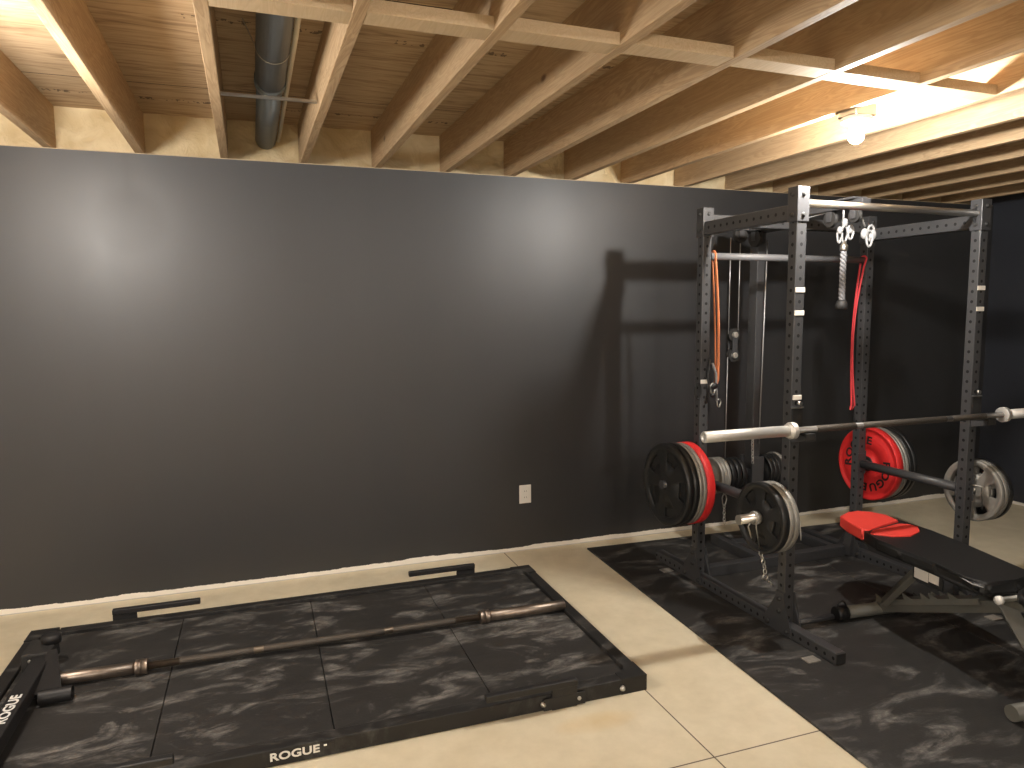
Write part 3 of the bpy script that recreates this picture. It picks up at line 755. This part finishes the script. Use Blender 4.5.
GT = 'small plates on the cable tower carriage'
for i, (kd, x, lb) in enumerate((
        (S10, TX-.295, 'small grey plate outermost left on the tower carriage'), (S10, TX-.272, 'small grey plate second from left on the tower carriage'),
        (S10, TX-.249, 'small grey plate third from left on the tower carriage'), (B10, TX-.205, 'small black plate next to grey ones, left of tower post'),
        (B10, TX-.166, 'small black plate midway, left of tower post'), (B10, TX-.127, 'small black plate closest to the tower post on its left'),
        (B10, TX+.085, 'small black plate closest to the tower post on its right'), (B10, TX+.118, 'small black plate second to the right of tower post'),
        (B10, TX+.148, 'small black plate third to the right of tower post'), (S10, TX+.178, 'small grey plate outermost right on the tower carriage'))):
    plate(kd, x, TY, CZ+.022-.0255, lb, GT)

# collar clip with lever on the front left peg
t = thing('collar_clip', 'small chrome lever clip on the front left plate peg', 'clip', (2.106, YF, zF))
MB().lathe([(-.012, .026), (-.012, .031), (.012, .031), (.012, .026)], 'x', seg=20).build('ring', M['silver'], t)
MB().tube([(-.008, .02, -.024), (-.01, .035, -.05), (-.006, .012, -.10)], .004, 8).build('lever', M['zinc'], t)
# chain hanging under the front left plates
q = MB(); cx, cy = 2.160, YF-.01
chain(q, [(cx-.03, cy, .425), (cx-.005, cy, .36), (cx, cy-.005, .315)], .026, .0034)
q.tube([Vector((cx, cy-.005, .300))+Vector((math.sin(t_)*.015, 0, math.cos(t_)*.015)) for t_ in [2*PI*k/12 for k in range(12)]], .004, 6, closed=True)
chain(q, [(cx+.01, cy-.005, .290), (cx+.045, cy-.005, .255)], .024, .0034)
q.tube([(cx-.03, cy, .43), (cx-.05, cy+.005, .53), (cx-.052, YF, .577), (cx-.052, YF+.012, .58)], .003, 6)
tag(q.build('hanging_chain', M['zinc']), 'short silver chain dangling under the front left plates', 'chain')
tag(MB().tube([(XL+.024, YF-TD/2-.005, .555), (XL+.036, YF-TD/2-.012, .55), (XL+.044, YF-TD/2-.012, .49), (XL+.048, YF-TD/2-.010, .46)], .006, 6, flat=.35).build('white_strap', M['plastic']), 'small white strap hanging behind the front left plates', 'strap')

# ------------------------------------------------------------------ resistance bands
def band(x, y, ztop, zbot, m, label, w_=.012, sway=.0, wd=.02, yo=.0, split=.018):
    q = MB(); n = 14
    L, Rr = [], []
    for i in range(n+1):
        f = i/n; z = ztop+.021-(ztop-zbot)*f; bow = math.sin(f*PI)*sway
        L.append((x+bow-.3*split*(1-f)+sway*f*1.5, y-.022-.0*f+yo*f, z)); Rr.append((x+bow*.6+.3*split*(1-f)+sway*f*1.5, y+.022*(1-f)+yo*f, z))
    pts = [L[i] for i in range(n, 0, -1)]
    top = [(x, y+math.sin(t)*.0225, ztop+math.cos(t)*.0225) for t in (-1.2, -.5, 0, .5, 1.2)]
    bot = [((L[n][0]), (y+yo)+a*.008, zbot-.012+abs(a)*.006) for a in (1, 0, -1)]
    loop = pts+top+Rr[1:]+bot
    q.tube(loop, wd/2, 8, closed=True, flat=.28)
    return tag(q.build('resistance_band', m), label, 'resistance band')
YBb = YR-.01
band(XL+.050, YBb, 1.815, 1.13, M['orange'], 'orange loop band hanging from rear pull-up bar, left', sway=.012, wd=.022, yo=-.02)
band(XR-.035, YBb, 1.815, .94, M['red_band'], 'red loop band hanging from rear pull-up bar, right', sway=-.052, wd=.015, yo=-.03)
# handles hung at the rear left upright
t = thing('band_handles', 'cluster of black and grey strap handles on rear left upright', 'handles', (XL+.05, YR-TD/2-.012, 1.12))
MB().tube([(-.01, 0, .12), (.012, -.004, .06), (.014, -.004, -.02), (.02, -.006, -.09)], .011, 8, flat=.3).build('strap', M['strap'], t)
MB().tube([(-.03, 0, .14), (-.045, -.006, .05), (-.03, -.008, -.02), (-.05, -.006, -.10)], .009, 8, flat=.5).build('strap', M['vinyl'], t)
q = MB(); carabiner(q, (-.012, -.01, -.02), .06, .03, .004); carabiner(q, (.03, -.01, -.10), .045, .022, .004); q.build('snap_hook', M['zinc'], t)
MB().ball((0, -.01, -.005), .020, (1.2, .6, .9)).ball((-.012, -.01, -.055), .014).build('foam_grip', M['vinyl'], t)
q = MB(); q.tube([Vector((-.098+math.sin(a)*.018, .0, -.03+math.cos(a)*.045)) for a in [2*PI*k/14 for k in range(14)]], .005, 6, closed=True); q.build('loop', M['vinyl'], t)

# ------------------------------------------------------------------ triceps rope and cable hook
RXp, RYp = BX, -1.225
t = thing('triceps_rope', 'twisted dark rope with rubber end hanging from steel hooks', 'rope', (RXp, RYp, 1.90))
q = MB()
for ph in (0, 2*PI/3, 4*PI/3):
    q.tube([(math.cos(ph+z*95)*.0085, math.sin(ph+z*95)*.0085, -.045-z) for z in [i*.004 for i in range(72)]], .0088, 6)
q.build('rope', M['rope'], t)
MB().lathe([(-.375, .020), (-.370, .029), (-.350, .030), (-.335, .026), (-.325, .017)], 'z', seg=24).build('rubber_end', M['black_soft'], t)
MB().lathe([(-.075, .017), (-.070, .020), (-.045, .020), (-.040, .014), (-.02, .010)], 'z', seg=20).build('ferrule', M['zinc'], t)
q = MB(); carabiner(q, (0, 0, .01), .09, .035, .0055); carabiner(q, (.03, -.01, .02), .07, .035, .006); carabiner(q, (-.022, .012, 0), .065, .025, .005)
q.lathe([(.05, .008), (.055, .014), (.085, .014), (.09, .006)], 'z', seg=16)
q.ball((-.03, 0, .03), .016, (1, .8, 1.3)).ball((.042, 0, .035), .018, (1.1, .8, 1.2)).build('hook', M['strap'], t)
MB().tube([(-.01, .0, .075), (-.012, .0, .172)], .005, 8).build('strap', M['strap'], t)
t2 = thing('cable_attachment', 'pale strap and snap hooks hanging right of the rope', 'cable attachment', (BX+.10, -1.28, 1.885))
MB().tube([(-.075, .0, .150), (-.02, 0, .06)], .006, 8, flat=.5).build('strap', M['strap'], t2)
q = MB().ball((-.022, 0, .025), .022, (1, .8, 1.3)).ball((.03, 0, .02), .024, (1, .7, 1.2)); carabiner(q, (0, -.01, 0), .08, .04, .006); carabiner(q, (.025, .005, .03), .08, .04, .006)
q.build('hook', M['strap'], t2)

# ------------------------------------------------------------------ adjustable bench
BH0 = Vector((2.945, -1.32, 0)); ux = Vector((-.11, -.994, 0)).normalized(); vx = Vector((-ux.y, ux.x, 0))
BN = thing('weight_bench', 'black adjustable weight bench with red headrest inside the rack', 'bench', (BH0.x, BH0.y, 0), (0, 0, math.atan2(ux.y, ux.x)))
# local frame: +x along the bench toward the seat, +y across toward the far side
PZ = .450
def pad(name, pts, z0, z1, m, bev=.014):
    return MB().prism(pts, 'z', z0, z1, bev).build(name, m, BN)
def ww(x, y):  # world -> bench local
    d = Vector((x, y, 0))-BH0; return (d.dot(ux), d.dot(vx))
outline = [ww(*p) for p in ((2.90, -1.30), (2.83, -1.325), (2.79, -1.41), (2.755, -1.53), (2.705, -1.66), (2.675, -1.81), (2.672, -1.99), (2.660, -2.13), (2.635, -2.20), (2.66, -2.235), (2.80, -2.245), (2.93, -2.24),
                            (2.955, -2.19), (3.03, -1.83), (3.06, -1.66), (3.078, -1.50), (3.06, -1.39), (3.02, -1.31), (2.97, -1.29))]
pad('back_pad', outline, PZ-.055, PZ, M['vinyl'])
# red head cover: folded sheet over the narrow end
hc = [ww(*p) for p in ((2.91, -1.285), (2.818, -1.325), (2.775, -1.42), (2.740, -1.54), (2.760, -1.555), (2.86, -1.535), (3.03, -1.50), (3.055, -1.40), (3.03, -1.335), (2.98, -1.285))]
pad('head_cover', hc, PZ-.048, PZ+.009, M['red_pad'], .006)
fl = [ww(*p) for p in ((2.735, -1.595), (2.78, -1.565), (2.90, -1.548), (2.99, -1.530), (3.03, -1.555), (3.035, -1.605), (2.98, -1.66), (2.88, -1.695), (2.80, -1.67), (2.742, -1.615))]
pad('cover_flap', fl, PZ-.002, PZ+.006, M['red_pad'], .002)
q = MB().tube([(*ww(2.652, -2.12), PZ-.014), (*ww(2.628, -2.19), PZ-.014), (*ww(2.640, -2.228), PZ-.016)], .0025, 6); q.build('piping', M['strap'], BN)
# seat pad
sp_ = [ww(*p) for p in ((2.70, -2.315), (2.78, -2.295), (2.92, -2.295), (2.96, -2.33), (2.95, -2.60), (2.90, -2.64), (2.70, -2.64), (2.65, -2.60), (2.655, -2.36))]
pad('seat_pad', sp_, PZ-.055, PZ+.005, M['vinyl'], .016)
# frame under the pads (local coordinates: x along, y across, z up)
def lbox(name, a, b, w_, h_, m):
    a, b = Vector(a), Vector(b); d = (b-a); L = d.length; u, v = MB().frame(d)
    q = MB().box((-w_/2, -L/2, -h_/2), (w_/2, L/2, h_/2), .003)
    rotm = Vector((0, 1, 0)).rotation_difference(d.normalized()).to_euler()
    return q.build(name, m, BN, (a+b)/2, rotm)
f0 = Vector((*ww(2.87, -1.555), .062)); f1 = Vector((*ww(2.815, -2.215), .335))
lbox('spine', f0, f1, .056, .056, M['green'])
# toothed ladder on both sides of the spine
d = (f1-f0).normalized(); nrm = Vector((-d.z, 0, d.x))
for s in (-1, 1):
    pts = []; n = 5; L = (f1-f0).length
    pts.append((f0.x+.0, f0.z+.02))
    st = [.02, .20, .31, .36, .47]
    for k_ in st:
        p = f0+d*k_*1.0; a_ = p+nrm*.026; b_ = p+nrm*.055; c_ = p+d*.045+nrm*.026
        pts += [(a_.x, a_.z), (b_.x, b_.z), (c_.x, c_.z)]
    p = f0+d*.62; pts += [((p+nrm*.026).x, (p+nrm*.026).z), ((p-nrm*.0).x, (p-nrm*.0).z), ((f0).x, (f0).z)]
    MB().prism(pts, 'y', f0.y+s*.030-.0025, f0.y+s*.030+.0025).build('ladder_plate', M['green'], BN)
lbox('support_arm', (*ww(2.83, -1.61), .10), (*ww(2.80, -1.80), .325), .045, .030, M['green'])
l0, l1 = ww(2.77, -1.815)[0], ww(2.77, -1.935)[0]; ly = ww(2.765, -1.88)[1]
MB().box((l0-.014, ly+.002, .300), (l1+.03, ly+.010, .390), .001).build('side_plate', M['black_soft'], BN)
m = MB().use(M['paper']).box((l0-.004, ly, .310), (l0+(l1-l0)*.62, ly+.0015, .388)).box((l0+(l1-l0)*.65, ly, .318), (l1+.012, ly+.0015, .390)); m.build('warning_label', None, BN)
lbox('pad_frame', (.12, -.10, .378), (.88, -.10, .378), .030, .030, M['black_soft'])
lbox('pad_frame', (.12, .05, .378), (.88, .05, .378), .030, .030, M['black_soft'])
lbox('pad_bracket', (.66, -.0, .37), (.76, -.0, .28), .06, .05, M['black_soft'])
# rear foot: cross tube with rubber cap and hook
a = Vector((*ww(2.66, -1.535), .046)); b = Vector((*ww(3.08, -1.58), .046))
MB().tube([a, b], .031, 20).build('foot_tube', M['green'], BN)
for p, q_ in ((a-(b-a).normalized()*.055, a+(b-a).normalized()*.004), (b-(b-a).normalized()*.004, b+(b-a).normalized()*.055)):
    MB().tube([p, p+(q_-p)*.1, q_], [.032, .036, .036], 20).build('rubber_foot', M['vinyl'], BN)
hk = a-(b-a).normalized()*.02
MB().tube([hk+Vector((0, 0, .03))+Vector((math.cos(t_)*.0, 0, 0))+(b-a).normalized()*(math.cos(t_)*.024)+Vector((0, 0, math.sin(t_)*.030)) for t_ in [PI*k/10 for k in range(11)]], .005, 8).build('handle', M['black'], BN)
lbox('connector', (f0.x-.03, -.045, .052), (f0.x+.05, -.045, .075), .05, .05, M['black_soft'])
# front leg and hinge at seat end
lbox('front_leg', (ww(2.81,-2.20)[0], ww(2.81,-2.20)[1], .335), (1.14, ww(2.81,-2.20)[1], .06), .058, .058, M['green'])
a2 = Vector((1.15, -.28, .045)); b2 = Vector((1.15, .18, .045)); MB().tube([a2, b2], .03, 18).build('foot_tube', M['green'], BN)
lbox('seat_support', (.90, -.045, .355), (1.20, -.045, .370), .05, .035, M['green'])
q = MB().lathe([(-.13, .001), (-.13, .016), (-.112, .018), (-.112, .010), (.05, .010), (.05, .018), (.068, .016), (.068, .001)], 'y', (ww(2.76, -2.265)[0], -.03, .385), 18); q.build('hinge_pin', M['plastic'], BN)

# the rack, its plates, bands, tower and bench stand about one degree off square to the wall
RA = .0169
RM = Matrix.Translation((XL, YF, 0)) @ Matrix.Rotation(RA, 4, 'Z') @ Matrix.Translation((-XL, -YF, 0))
for o in list(bpy.data.objects):
    if o.parent is None and o.name not in RACK_ROOTS_FROM:
        v = RM @ o.location.to_4d(); o.location = v.to_3d()
        if o.rotation_euler.x == 0: o.rotation_euler.z += RA
        else: o.rotation_mode = 'QUATERNION'; o.rotation_quaternion = Matrix.Rotation(RA, 3, 'Z').to_quaternion() @ o.rotation_euler.to_quaternion()
